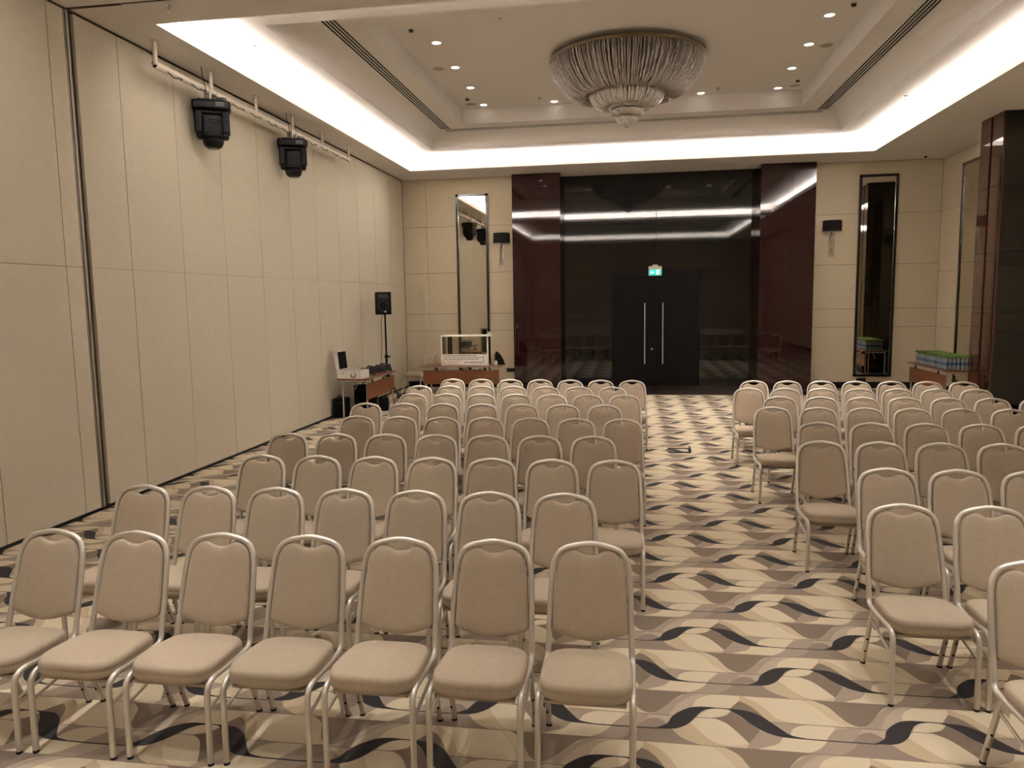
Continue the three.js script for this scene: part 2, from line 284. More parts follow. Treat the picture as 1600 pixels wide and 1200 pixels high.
{
  const c = thing('ceiling', 'white stepped coffered ceiling with lit coves', 'ceiling', [0, 0, 0], 0, null, 'structure');
  const flip = r => ({ ...r, z0: 2 * MIRROR_Z - r.z1, z1: 2 * MIRROR_Z - r.z0 });
  const E2 = flip(EDGE), T = 0.04;
  const strips = [[XL - 0.1, EDGE.x0, ZC - 0.1, ZN + 0.1], [EDGE.x1, XR + 0.1, ZC - 0.1, ZN + 0.1], [EDGE.x0, EDGE.x1, ZC - 0.1, EDGE.z0], [EDGE.x0, EDGE.x1, EDGE.z1, MIRROR_Z - 0.02], [EDGE.x0, EDGE.x1, MIRROR_Z + 0.02, E2.z0], [EDGE.x0, EDGE.x1, E2.z1, ZN + 0.1]];
  for (const [a, b, p, q] of strips) mesh('soffit', span(a, b, YC, YC + T, p, q), M.plaster, c);
  mesh('partition_track', span(EDGE.x0, EDGE.x1, YC + 0.006, YC + T, MIRROR_Z - 0.02, MIRROR_Z + 0.02), M.joint, c);
  mesh('partition_track', span(XL, EDGE.x0, YC - 0.004, YC + 0.002, MIRROR_Z - 0.02, MIRROR_Z + 0.02), M.joint, c);
  mesh('roof_slab', span(XL - 0.3, XR + 0.35, YC + 1.1, YC + 1.25, ZC - 0.3, ZN + 0.3), M.plaster, c);
  for (const k of [0, 1]) {
    const f = k ? flip : r => r, G = 0.27, R = (x0, x1, z0, z1, y) => f({ x0, x1, z0, z1, y: YC + y });
    const back0 = R(EDGE.x0 - G, EDGE.x1 + G, EDGE.z0 - G, EDGE.z1 + G, T), back1 = { ...back0, y: YC + 0.28 };
    const cre = R(-4.16, 4.06, -15.87, -8.48, 0.28), r2 = R(-3.8, 3.68, -15.45, -8.9, 0.55), tr = R(-3.3, 3.13, -14.92, -9.5, 0.55), tp = { ...tr, y: YC + 0.85 };
    const q = f({ ...EDGE }), W = 0.014, lipY = [YC + T, YC + 0.1];
    mesh('cove_lip', [span(q.x0 - W, q.x0, ...lipY, q.z0 - W, q.z1 + W), span(q.x1, q.x1 + W, ...lipY, q.z0 - W, q.z1 + W), span(q.x0, q.x1, ...lipY, q.z0 - W, q.z0), span(q.x0, q.x1, ...lipY, q.z1, q.z1 + W)], M.plaster, c);
    mesh('cove_back', ringQuads(back0, back1), M.plaster, c);
    mesh('cove_ceiling', ringQuads(back1, cre), M.plaster, c);
    const curve = []; let prev = cre;
    for (let i = 1; i <= 10; i++) { const a = i / 10 * Math.PI / 2, s = 1 - Math.cos(a), h = Math.sin(a), L = (p, q, t) => p + (q - p) * t; const n = { x0: L(cre.x0, r2.x0, s), x1: L(cre.x1, r2.x1, s), z0: L(cre.z0, r2.z0, s), z1: L(cre.z1, r2.z1, s), y: L(cre.y, r2.y, h) }; curve.push(ringQuads(prev, n)); prev = n; }
    mesh('cornice', curve, M.plaster, c);
    mesh('tray_border', ringQuads(r2, tr), M.plaster, c);
    mesh('tray_upstand', ringQuads(tr, tp), M.plaster, c);
    mesh('tray_top', span(tp.x0, tp.x1, tp.y, tp.y + 0.02, tp.z0, tp.z1), M.plaster, c);
    // linear slot diffusers in the tray border
    if (!k) for (const [n, hor, a, b, lab] of [['x', 0, -3.79, -15.4, 'long black linear air slot in the ceiling above the partition wall'], ['x', 0, 3.67, -15.4, 'long black linear air slot in the ceiling on the column side'], ['z', 1, -15.44, 0, 'black linear air slot in the ceiling parallel to the back wall']]) {
      const sgn = hor ? 1 : (a < 0 ? 1 : -1), d = new THREE.Group(); d.name = 'slot_diffuser'; d.userData.label = lab; c.add(d);
      for (let i = 0; i < 4; i++) { const p = a + sgn * (0.02 + i * 0.05); mesh('slot', hor ? span(-3.72, 3.6, YC + 0.543, YC + 0.549, p, p + 0.026) : span(Math.min(p, p + sgn * 0.026), Math.max(p, p + sgn * 0.026), YC + 0.543, YC + 0.549, -15.2, -9.0), M.black, d); }
      for (let i = 0; i < 5; i++) { const p = a + sgn * (0.007 + i * 0.05); mesh('fin', hor ? span(-3.72, 3.6, YC + 0.54, YC + 0.55, p - 0.006, p + 0.006) : span(p - 0.006, p + 0.006, YC + 0.54, YC + 0.55, -15.2, -9.0), M.plaster, d); }
    }
    // LED strips lying on the soffit behind the cove edge
    const y = YC + T + 0.012, e = f({ ...EDGE }), o = 0.16, power = k ? COVE_NEAR : COVE_FAR;
    for (const [cx, cz, len, alongX, toX, toZ, where] of [
      [e.x0 - o, (e.z0 + e.z1) / 2, e.z1 - e.z0, 0, 1, 0, 'partition wall'], [e.x1 + o, (e.z0 + e.z1) / 2, e.z1 - e.z0, 0, -1, 0, 'column'],
      [(e.x0 + e.x1) / 2, e.z0 - o, e.x1 - e.x0, 1, 0, 1, k ? 'partition track' : 'entrance'], [(e.x0 + e.x1) / 2, e.z1 + o, e.x1 - e.x0, 1, 0, -1, k ? 'photographer' : 'partition track']]) {
      const s = mesh('cove_light', bx(alongX ? len : 0.05, 0.01, alongX ? 0.05 : len, cx, y - 0.004, cz), M.led);
      tag(s, `white LED strip hidden in the ${k ? 'near' : 'far'} ceiling cove on the ${where} side`, 'cove light', 'cove light strips');
      const L = new THREE.RectAreaLight(LED, power, len, 0.05);
      L.position.set(cx, y + 0.006, cz); L.up.set(alongX ? 0 : 0, 0, 1); if (!alongX) L.up.set(1, 0, 0);
      L.lookAt(cx + toX * 0.02, y + 1.006, cz + toZ * 0.02); L.castShadow = true; scene.add(L);
    }
  }
}
// ---------------------------------------------------------------- downlights in the tray
{
  const y = YC + 0.85, list = [];
  const zs = [-14.7, -13.5, -12.31, -11.12, -9.87], ord = ['first', 'second', 'third', 'fourth', 'fifth'];
  zs.forEach((z, i) => { list.push([-2.8, z, i < 4 ? `lit recessed ceiling downlight, ${ord[i]} from the entrance along the partition side` : 0]); list.push([2.66, z, i < 4 ? `lit recessed ceiling downlight, ${ord[i]} from the entrance along the column side` : 0]); });
  for (const z of zs) list.push([-2.8, 2 * MIRROR_Z - z, 0], [2.66, 2 * MIRROR_Z - z, 0]);
  for (const z of [-14.74, -9.87]) list.push([-1.43, 2 * MIRROR_Z - z, 0], [1.3, 2 * MIRROR_Z - z, 0]);
  list.push([-1.43, -14.74, 'lit recessed ceiling downlight between chandelier and partition side row'], [1.3, -14.74, 'lit recessed ceiling downlight between chandelier and column side row'], [-0.06, -14.74, 'lit recessed ceiling downlight hidden behind the chandelier'], [-1.43, -9.87, 0], [1.3, -9.87, 0]);
  const ringG = lathe([[0.062, 0.004], [0.066, -0.006], [0.085, -0.008], [0.092, 0.0]], 28), lensG = new THREE.CylinderGeometry(0.064, 0.064, 0.006, 24);
  for (const [x, z, lab] of list) {
    const d = thing('downlight', lab || 'recessed ceiling downlight out of view above or behind the photographer', 'downlight', [x, y - 0.002, z], 0, 'recessed tray downlights');
    mesh('trim_ring', ringG, M.white, d); const l = mesh('lens', lensG, M.lens, d); l.position.y = -0.002;
    const s = new THREE.SpotLight(SPOT, DOWNLIGHT, 0, 0.52, 0.85, 2); s.position.set(x, y - 0.03, z); s.target.position.set(x, 0, z); s.shadow.radius = 3; s.castShadow = true; scene.add(s, s.target);
  }
}
// ---------------------------------------------------------------- chairs
function loft(outline, prof, place) {               // outline [[a,b]..] closed, prof [[scale, height]..], place(a,b,h) -> [x,y,z]
  const n = outline.length, pos = [], idx = [], uv = [];
  prof.forEach(([s, h]) => outline.forEach(([a, b]) => { const p = place(a * s, b * s, h); pos.push(...p); uv.push(a * s, b * s); }));
  for (let k = 0; k < prof.length - 1; k++) for (let i = 0; i < n; i++) { const j = (i + 1) % n, a = k * n + i, b = k * n + j, c = a + n, d = b + n; idx.push(a, b, d, a, d, c); }
  const g = new THREE.BufferGeometry(); g.setAttribute('position', new THREE.Float32BufferAttribute(pos, 3)); g.setAttribute('uv', new THREE.Float32BufferAttribute(uv, 2)); g.setIndex(idx); g.computeVertexNormals(); return g;
}
const lean = y => -0.178 - (y - 0.47) * 0.30;
function makeChair(label) {
  const c = thing('banquet_chair', label, 'chair');
  // seat
  const so = []; const hw = t => 0.205 - 0.02 * (1 - t), N = 36;
  for (let i = 0; i < N; i++) { const a = i / N * Math.PI * 2, e = 0.5, cx = Math.cos(a), sz = Math.sin(a), X = Math.sign(cx) * Math.abs(cx) ** e, Z = Math.sign(sz) * Math.abs(sz) ** e; so.push([X * (0.207 + 0.008 * Z), -Z * 0.218]); }
  const sp = [[0.6, 0.372], [0.95, 0.372], [0.985, 0.378], [1.0, 0.39], [1.0, 0.408], [0.985, 0.4115], [1.0, 0.415], [0.996, 0.43], [0.972, 0.442], [0.91, 0.451], [0.7, 0.459], [0.4, 0.463], [0.0, 0.464]];
  mesh('seat', loft(so, sp, (a, b, h) => [a, h + 0.006 - 0.014 * (b / 0.218) - 0.006 * (b / 0.218) ** 2, 0.045 - b]), M.fabric[0], c);
  mesh('seat_base', [rb(0.36, 0.016, 0.36, 0.006, 0, 0.3675, 0.045)], M.fabric[0], c);
  // backrest
  const half = [[0.0, 0.86], [0.025, 0.8615], [0.048, 0.871], [0.068, 0.882], [0.092, 0.884], [0.118, 0.876], [0.142, 0.858], [0.159, 0.83], [0.168, 0.795], [0.174, 0.74], [0.179, 0.65], [0.183, 0.58], [0.185, 0.52], [0.174, 0.509], [0.13, 0.494], [0.07, 0.478], [0.0, 0.47]];
  const bo = [...half.map(([x, y]) => [x, y - 0.7]), ...half.slice(1, -1).reverse().map(([x, y]) => [-x, y - 0.7])];
  const bp = [[0, -0.022], [0.6, -0.021], [0.93, -0.016], [1, -0.005], [1.0, 0.006], [0.988, 0.0085], [0.985, 0.013], [0.95, 0.019], [0.85, 0.0235], [0.6, 0.026], [0.3, 0.027], [0, 0.027]];
  const back = mesh('backrest', loft(bo, bp, (a, b, h) => [a, b + 0.7, lean(b + 0.7) + h]), M.fabric[0], c);
  // frame
  const r = 0.0145;
  const arch = []; const side = s => [V(0.206 * s, 0.385, -0.11), V(0.205 * s, 0.389, -0.138), V(0.2035 * s, 0.41, -0.16), V(0.202 * s, 0.45, lean(0.45)), V(0.2 * s, 0.5, lean(0.5)), V(0.198 * s, 0.6, lean(0.6)), V(0.193 * s, 0.72, lean(0.72)), V(0.187 * s, 0.795, lean(0.795)), V(0.176 * s, 0.84, lean(0.84)), V(0.154 * s, 0.873, lean(0.873)), V(0.12 * s, 0.893, lean(0.893)), V(0.06 * s, 0.9075, lean(0.9075))];
  arch.push(...side(-1), V(0, 0.9145, lean(0.9145)), ...side(1).reverse());
  mesh('back_frame', tube(arch, r, 64, 8), M.alu, c);
  for (const s of [-1, 1]) {
    mesh('side_rail', tube([V(0.206 * s, 0.385, -0.11), V(0.206 * s, 0.387, 0), V(0.206 * s, 0.397, 0.17)], r, 6, 8), M.alu, c);
    const f = mesh('leg', tube([V(0.206 * s, 0.397, 0.17), V(0.206 * s, 0.394, 0.208), V(0.206 * s, 0.376, 0.236), V(0.206 * s, 0.335, 0.25), V(0.206 * s, 0.2, 0.252), V(0.206 * s, 0.012, 0.255)], r, 20, 8), M.alu, c);
    mesh('foot_cap', cyl(0.0145, 0.0145, 0.014, 0.206 * s, 0.007, 0.255, 10), M.rubber, f);
    const a = V(0.206 * s, 0.38, -0.08), b = V(0.207 * s, 0.012, -0.21);
    const q = mesh('leg', bar(a, b, 0.014, 8), M.alu, c);
    mesh('foot_cap', cyl(0.0145, 0.0145, 0.014, 0.207 * s, 0.007, -0.2105, 10), M.rubber, q);
    const at = t => a.clone().lerp(b, t);
    for (const t of [0.55, 0.78]) { const p = at(t); mesh('bumper', new THREE.SphereGeometry(0.007, 8, 6).translate(p.x + 0.003 * s, p.y, p.z + 0.012), M.rubber, q); }
    mesh('gusset', rb(0.006, 0.06, 0.1, 0.003, 0.206 * s, 0.36, -0.06, 1), M.alu, c);
    mesh('stretcher', bar(V(0.206 * s, 0.315, -0.103), V(0.206 * s, 0.265, 0.25), 0.0075, 6), M.alu, c);
  }
  return c;
}
const words = ['first', 'second', 'third', 'fourth', 'fifth', 'sixth', 'seventh', 'eighth', 'ninth'];
const LEFT = [
  [-3.52, -3.62, [-3.07, -2.63, -2.14, -1.65, -1.15, -0.66, -0.19]], [-4.49, -4.54, [-3.24, -2.76, -2.29, -1.82, -1.33, -0.86, -0.41]],
  [-5.5, -5.53, [-2.89, -2.44, -1.98, -1.5, -1.03, -0.58, -0.11]], [-6.46, -6.5, [-3.13, -2.67, -2.21, -1.72, -1.24, -0.78, -0.32]],
  [-7.51, -7.47, [-2.87, -2.39, -1.91, -1.46, -1.01, -0.54, -0.06]], [-8.49, -8.46, [-3.13, -2.62, -2.17, -1.71, -1.22, -0.75, -0.28]],
  [-9.4, -9.37, [-2.8, -2.35, -1.89, -1.44, -0.97, -0.51, -0.06]], [-10.3, -10.2, [-2.97, -2.52, -2.06, -1.61, -1.15, -0.68, -0.23]],
  [-11.2, -11.05, [-2.7, -2.23, -1.77, -1.32, -0.89, -0.43, 0.03]]];
const RIGHT = [
  [-3.57, -3.57, [1.8]], [-4.49, -4.49, [1.55, 2.02]], [-5.43, -5.39, [1.77, 2.23, 2.67]], [-6.42, -6.39, [1.57, 2.03, 2.48, 2.95]], [-7.39, -7.34, [1.77, 2.26, 2.73, 3.19, 3.66]],
  [-8.38, -8.33, [1.53, 2.01, 2.48, 2.96, 3.42, 3.88]], [-9.27, -9.2, [1.77, 2.25, 2.72, 3.18, 3.63, 4.11, 4.55]], [-10.13, -10.07, [1.56, 2.0, 2.46, 2.92, 3.37, 3.83, 4.3]], [-11.02, -10.92, [1.74, 2.22, 2.68, 3.14, 3.58, 4.04, 4.47]]];
for (const b of [LEFT, RIGHT]) for (const row of b) {           // even pitch along each row
  const xs = row[2], n = xs.length; if (n < 3) continue; const mx = (n - 1) / 2, ax = xs.reduce((a, v) => a + v) / n;
  const k = Math.max(0.456, xs.reduce((a, v, i) => a + (i - mx) * (v - ax), 0) / xs.reduce((a, v, i) => a + (i - mx) ** 2, 0));
  row[2] = xs.map((v, i) => ax + (i - mx) * k);
}
let chair0 = null, nChair = 0;
function placeChair(x, zTop, label, group, turn) {
  let c;
  if (!chair0) c = chair0 = makeChair(label); else { c = chair0.clone(); c.name = numbered('banquet_chair'); scene.add(c); }
  tag(c, label, 'chair', group);
  c.rotation.y = turn; c.position.set(x + 0.31 * Math.sin(turn), 0, zTop + 0.31 * Math.cos(turn));
  const cloth = M.fabric[Math.floor(rnd() * 3)];
  for (const o of c.children) if (['seat', 'seat_base', 'backrest'].includes(o.name)) o.material = cloth;
  nChair++; return c;
}
LEFT.forEach(([za, zb, xs], row) => xs.forEach((x, i) => placeChair(x, za + (zb - za) * i / 6, `beige upholstered chair, ${words[6 - i]} from the aisle, ${words[row]} nearest row, block beside partition wall`, 'chairs in the block beside the partition wall', (rnd() - 0.5) * 0.012)));
RIGHT.forEach(([za, zb, xs], row) => xs.forEach((x, i) => placeChair(x, za + (zb - za) * i / 6, `beige upholstered chair, ${words[i]} from the aisle, ${words[row]} nearest row, block towards dark column`, 'chairs in the block towards the dark column', (rnd() - 0.5) * 0.012)));
placeChair(-5.0, -17.26, 'beige upholstered chair standing alone by the back wall corner', 'spare chairs at the back wall', 0);
placeChair(-4.42, -17.2, 'beige upholstered chair half hidden behind the interpreter booth', 'spare chairs at the back wall', 0);

// ---------------------------------------------------------------- chandelier
{
  const C = thing('chandelier', 'huge tiered crystal bead chandelier hanging under the tray ceiling', 'chandelier', [-0.05, YC + 0.85, -12.25]);
  const bead = new THREE.IcosahedronGeometry(1, 0);
  mesh('ceiling_plate', lathe([[0, 0], [0.5, 0], [0.5, -0.03], [0, -0.03]], 40), M.gold, C);
  mesh('crown_ring', lathe([[1.16, -0.06], [1.2, -0.065], [1.21, -0.09], [1.2, -0.12], [1.16, -0.12], [1.14, -0.09], [1.16, -0.06]], 80), M.gold, C);
  mesh('suspension', [0, 1, 2, 3, 4, 5].map(i => cyl(0.008, 0.008, 0.07, Math.cos(i * 1.047) * 0.98, -0.034, Math.sin(i * 1.047) * 0.98, 6)), M.gold, C);
  const tierOf = (name, strands, path, per, size, jit = 0, mat = M.crystal) => {
    const im = new THREE.InstancedMesh(bead, mat, strands * per), m = new THREE.Matrix4(), curve = new THREE.CatmullRomCurve3(path.map(([r, y]) => V(r, y, 0)));
    const pts = curve.getSpacedPoints(per - 1); let k = 0;
    for (let i = 0; i < strands; i++) {
      const a = (i + (rnd() - 0.5) * jit) / strands * Math.PI * 2, sag = 1 + (rnd() - 0.5) * 0.03;
      for (let j = 0; j < per; j++) { const p = pts[j], s = size * (0.85 + rnd() * 0.3); m.compose(V(Math.cos(a) * p.x, p.y * (j > 2 && j < per - 3 ? sag : 1), Math.sin(a) * p.x), new THREE.Quaternion().setFromEuler(new THREE.Euler(rnd() * 6, rnd() * 6, 0)), V(s, s * 1.15, s)); im.setMatrixAt(k++, m); }
    }
    im.name = name; im.userData.kind = 'stuff'; sh(im); C.add(im); return im;
  };
  tierOf('bead_strands', 230, [[1.18, -0.11], [1.17, -0.22], [1.1, -0.37], [0.97, -0.52], [0.82, -0.61], [0.7, -0.62], [0.61, -0.57], [0.57, -0.5]], 62, 0.0125, 0.9);
  tierOf('bead_strands', 150, [[1.12, -0.11], [1.06, -0.22], [0.95, -0.37], [0.8, -0.46], [0.62, -0.48]], 44, 0.0125, 0.9);
  const ring = (r, y, t) => { const g = new THREE.TorusGeometry(r, t, 6, 56); g.rotateX(Math.PI / 2); g.translate(0, y, 0); return g; };
  mesh('tier_ring', [ring(0.58, -0.5, 0.014)], M.gold, C); mesh('tier_ring', [ring(0.28, -0.715, 0.012)], M.gold, C); mesh('tier_ring', [ring(0.235, -0.84, 0.008)], M.gold, C); mesh('tier_ring', [ring(0.15, -0.95, 0.008)], M.gold, C);
  tierOf('bead_strands', 120, [[0.58, -0.5], [0.585, -0.58], [0.54, -0.68], [0.46, -0.76], [0.38, -0.78], [0.3, -0.74]], 30, 0.0135, 0.6, M.crystalPale);
  tierOf('bead_strands', 76, [[0.285, -0.725], [0.3, -0.76], [0.265, -0.795], [0.15, -0.8]], 16, 0.013, 0.4, M.crystalPale);
  tierOf('bead_strands', 64, [[0.235, -0.845], [0.248, -0.875], [0.21, -0.908], [0.11, -0.91]], 14, 0.013, 0.4, M.crystalPale);
  tierOf('bead_strands', 44, [[0.15, -0.955], [0.155, -0.985], [0.1, -1.03], [0.0, -1.045]], 13, 0.013, 0.4, M.crystalPale);
  mesh('inner_frame', [cyl(0.02, 0.02, 0.95, 0, -0.5, 0), ...[0, 1, 2, 3, 4, 5, 6, 7].map(i => { const a = i * Math.PI / 4; return bar(V(Math.cos(a) * 1.15, -0.09, Math.sin(a) * 1.15), V(Math.cos(a) * 0.57, -0.5, Math.sin(a) * 0.57), 0.008, 6); })], M.gold, C);
  mesh('finial', new THREE.SphereGeometry(0.03, 16, 12).translate(0, -1.075, 0), M.crystal, C);
}
// ---------------------------------------------------------------- ceiling fittings
{
  const y = YC + 0.85;
  for (const [x, z, w] of [[-3.08, -12.32, 'second partition side downlight'], [-3.03, -14.6, 'corner downlight on the partition side'], [2.93, -12.4, 'third column side downlight'], [2.93, -14.6, 'corner downlight on the column side']]) {
    const s = thing('ceiling_speaker', `flush round ceiling loudspeaker grille beside the ${w}`, 'ceiling speaker', [x, y, z], 0, 'flush ceiling speakers');
    mesh('grille', lathe([[0, -0.006], [0.095, -0.005], [0.1, 0]], 24), S(0xb7aa9c, { roughness: 0.9 }), s); mesh('rim', lathe([[0.1, -0.007], [0.112, -0.006], [0.114, 0]], 24), M.plaster, s);
  }
  for (const [x, z, w] of [[-3.0, -10.49, 'at the near partition side of the tray'], [-3.0, -14.15, 'at the far partition side of the tray'], [2.9, -14.2, 'at the far column side of the tray'], [2.86, -10.73, 'at the near column side of the tray']]) {
    const s = thing('smoke_detector', `small white smoke detector ${w}`, 'smoke detector', [x, y, z], 0, 'smoke detectors');
    mesh('base', lathe([[0.001, -0.02], [0.05, -0.02], [0.055, 0]], 20), M.white, s); mesh('chamber', lathe([[0.001, -0.055], [0.03, -0.05], [0.034, -0.03], [0.034, -0.02]], 16), M.plasticGrey, s);
  }
  for (const [x, yy, z, w] of [[-1.7, y, -10.23, 'on the tray ceiling before the chandelier'], [-1.68, y, -14.45, 'near the back downlight, partition side'], [1.58, y, -14.5, 'near the back downlight, column side'], [-4.62, YC + 0.28, -9.1, 'over the first moving spotlight'], [-4.62, YC + 0.28, -13.1, 'over the far end of the lighting rail'], [4.42, YC + 0.28, -13.4, 'in the cove on the column side'], [-4.45, YC, -7.05, 'on the beam before the lit cove']]) {
    const s = thing('sprinkler', `small chrome fire sprinkler ${w}`, 'sprinkler', [x, yy, z], 0, 'fire sprinklers');
    mesh('escutcheon', lathe([[0.001, -0.008], [0.03, -0.006], [0.036, 0]], 16), M.chrome, s); mesh('head', [cyl(0.008, 0.008, 0.05, 0, -0.03, 0, 8), cyl(0.022, 0.022, 0.003, 0, -0.055, 0, 12)], M.chrome, s);
  }
  const k = thing('dome_camera', 'tiny dark dome camera on the ceiling above the second mirror', 'camera', [6.22, YC, -17.5]);
  mesh('base', lathe([[0.001, -0.015], [0.05, -0.012], [0.052, 0]], 16), M.white, k); mesh('dome', new THREE.SphereGeometry(0.035, 14, 8, 0, Math.PI * 2, Math.PI / 2, Math.PI / 2).translate(0, -0.012, 0), M.plastic, k);
}
// ---------------------------------------------------------------- lighting rail and moving heads
{
  const px = -5.2, py = 4.775, r = thing('lighting_rail', 'white steel lighting rail hung below the ceiling edge', 'lighting rail', [0, 0, 0]);
  { const g = new THREE.CylinderGeometry(0.038, 0.038, 5.86, 14, 1, true); g.rotateX(Math.PI / 2); g.translate(px, py, -10.82); mesh('pipe', g, M.rail, r); }
  { const g = new THREE.CylinderGeometry(0.034, 0.034, 5.8, 14); g.rotateX(Math.PI / 2); g.translate(px, py, -10.82); mesh('pipe_bore', g, M.black, r); }
  for (const z of [-7.92, -9.05, -10.2, -11.35, -12.5, -13.72]) { const h = mesh('hanger', cyl(0.024, 0.024, YC - py - 0.005, px, (YC + py) / 2, z, 12), M.rail, r); mesh('flange', cyl(0.05, 0.05, 0.008, px, YC - 0.006, z, 16), M.rail, h); }
  const cp = []; for (let i = 0; i <= 72; i++) { const z = -7.95 - i * 5.7 / 72, k = i % 6; cp.push(V(px + (k < 2 ? -0.03 : 0.046), py + (k === 0 ? 0.046 : k === 3 ? -0.06 - 0.015 * rnd() : k === 1 ? 0.03 : -0.045), z)); }
  mesh('cable', tube(cp, 0.005, 360, 5), M.cable, r).userData.label = 'thin dark cable wound along the white rail';
  for (const [z, turn, lab] of [[-9.02, 0.5, 'black moving head spotlight hanging nearest on the white rail'], [-11.32, 0.45, 'black moving head spotlight hanging second along the white rail']]) {
    const m = thing('moving_head_light', lab, 'stage light', [px, 4.683, z], turn, 'moving head stage lights');
    m.scale.set(1.02, 0.87, 1.02);
    for (const dz of [-0.07, 0.07]) mesh('clamp', rb(0.09, 0.13, 0.035, 0.012, px, 4.737, z + dz), M.aluMatte, r);
    mesh('safety_wire', tube([V(px + 0.03, 4.7, z + 0.14), V(px + 0.05, 4.78, z + 0.2), V(px + 0.02, 4.9, z + 0.19), V(px, YC - 0.01, z + 0.18)], 0.005, 16, 5), M.cable, r);
    mesh('mount_plate', rb(0.22, 0.02, 0.2, 0.006, 0, -0.028, 0), M.aluMatte, m);
    const b = mesh('base', [rb(0.44, 0.13, 0.3, 0.03, 0, -0.105, 0, 3), rb(0.3, 0.03, 0.33, 0.012, 0, -0.05, 0)], M.plastic, m);
    mesh('control_panel', rb(0.1, 0.07, 0.012, 0.004, 0.1, -0.1, 0.152), M.plasticGrey, b);
    mesh('end_panel', rb(0.012, 0.09, 0.2, 0.004, 0.221, -0.1, 0), M.plasticGrey, b);
    const yk = []; for (const s of [-1, 1]) yk.push(rb(0.1, 0.32, 0.22, 0.03, s * 0.155, -0.33, 0, 3), rb(0.085, 0.12, 0.17, 0.035, s * 0.145, -0.5, 0, 3));
    yk.push(rb(0.38, 0.05, 0.18, 0.02, 0, -0.195, 0));
    mesh('yoke', yk, M.plastic, m);
    const hd = mesh('head', [rb(0.25, 0.34, 0.26, 0.05, 0, -0.4, 0, 3), lathe([[0.001, -0.69], [0.075, -0.685], [0.105, -0.66], [0.125, -0.6], [0.13, -0.55], [0.05, -0.5]], 24), rb(0.16, 0.06, 0.06, 0.02, 0, -0.52, 0.13)], M.plastic, m);
    mesh('head_vent', [rb(0.13, 0.014, 0.03, 0.004, 0.03, -0.31, 0.135), rb(0.1, 0.012, 0.02, 0.004, 0.05, -0.34, 0.137)], M.plasticGrey, hd);
    mesh('lens', cyl(0.07, 0.07, 0.01, 0, -0.692, 0, 20), M.lacquer, hd);
    mesh('cable', tube([V(0.12, -0.05, 0.05), V(0.18, -0.01, 0.1), V(0.12, -0.006, 0.13), V(0.04, -0.03, 0.1)], 0.005, 16, 5), M.cable, m);
  }
}
// ---------------------------------------------------------------- mirrors
function longMirror(name, label, x0, x1, y0, y1, turn, pos) {
  const m = thing(name, label, 'mirror', pos, turn, 'long framed wall mirrors'), f = 0.055;
  mesh('frame', [span(x0, x0 + f, y0, y1, 0.001, 0.05), span(x1 - f, x1, y0, y1, 0.001, 0.05), span(x0, x1, y0, y0 + f, 0.001, 0.05), span(x0, x1, y1 - f, y1, 0.001, 0.05)], M.blackFrame, m);
  mesh('glass', span(x0 + f, x1 - f, y0 + f, y1 - f, 0.004, 0.03), M.mirror, m); return m;
}
longMirror('wall_mirror', 'tall black framed mirror on the back wall behind the interpreter booth', -0.39, 0.39, 0.27, 4.65, 0, [-3.74, 0, ZB]);
longMirror('wall_mirror', 'tall black framed mirror on the back wall reflecting the dark column', -0.4, 0.4, 0.27, 4.74, -0.035, [5.415, 0, ZB + 0.016]);
longMirror('wall_mirror', 'black framed mirror on the side wall partly hidden by the column', -0.4, 0.4, 0.27, 4.74, -Math.PI / 2, [XR, 0, -16.4]);
// ---------------------------------------------------------------- wall lamps
function sconce(label, pos, turn) {
  const s = thing('wall_sconce', label, 'wall lamp', pos, turn, 'unlit wall lamps');
  mesh('back_plate', rb(0.13, 0.56, 0.012, 0.004, 0, -0.52, 0.008), M.chrome, s);
  mesh('arm', [tube([V(0.03, -0.76, 0.02), V(-0.01, -0.6, 0.05), V(-0.03, -0.4, 0.07), V(0.0, -0.28, 0.1), V(0.01, -0.16, 0.1)], 0.014, 20, 8), tube([V(-0.045, -0.76, 0.016), V(-0.03, -0.6, 0.03), V(0.03, -0.36, 0.035)], 0.01, 14, 8)], M.chrome, s);
  const p = []; for (const [r, dy] of [[0.205, 0], [0.2, 0]]) p.push(0);
  const g = new THREE.CylinderGeometry(0.2, 0.205, 0.23, 32, 1, true, -Math.PI / 2, Math.PI); g.scale(1, 1, 0.85); g.translate(0, -0.115, 0.012);
  const mat = M.shade.clone(); mat.side = THREE.DoubleSide; const sd = mesh('shade', [g], mat, s);
  const rim = new THREE.TorusGeometry(0.204, 0.004, 5, 32, Math.PI); rim.rotateX(Math.PI / 2); rim.scale(1, 1, 0.85); rim.translate(0, -0.23, 0.012); mesh('shade_rim', rim, M.shade, sd);
}
sconce('wall lamp with black half drum shade between booth mirror and pilaster', [-3.03, 3.71, ZB], 0);
sconce('wall lamp with black half drum shade beside the mirror reflecting the column', [4.47, 3.77, ZB], 0);
sconce('wall lamp with black half drum shade on the side wall behind the column', [XR, 3.7, -14.9], -Math.PI / 2);
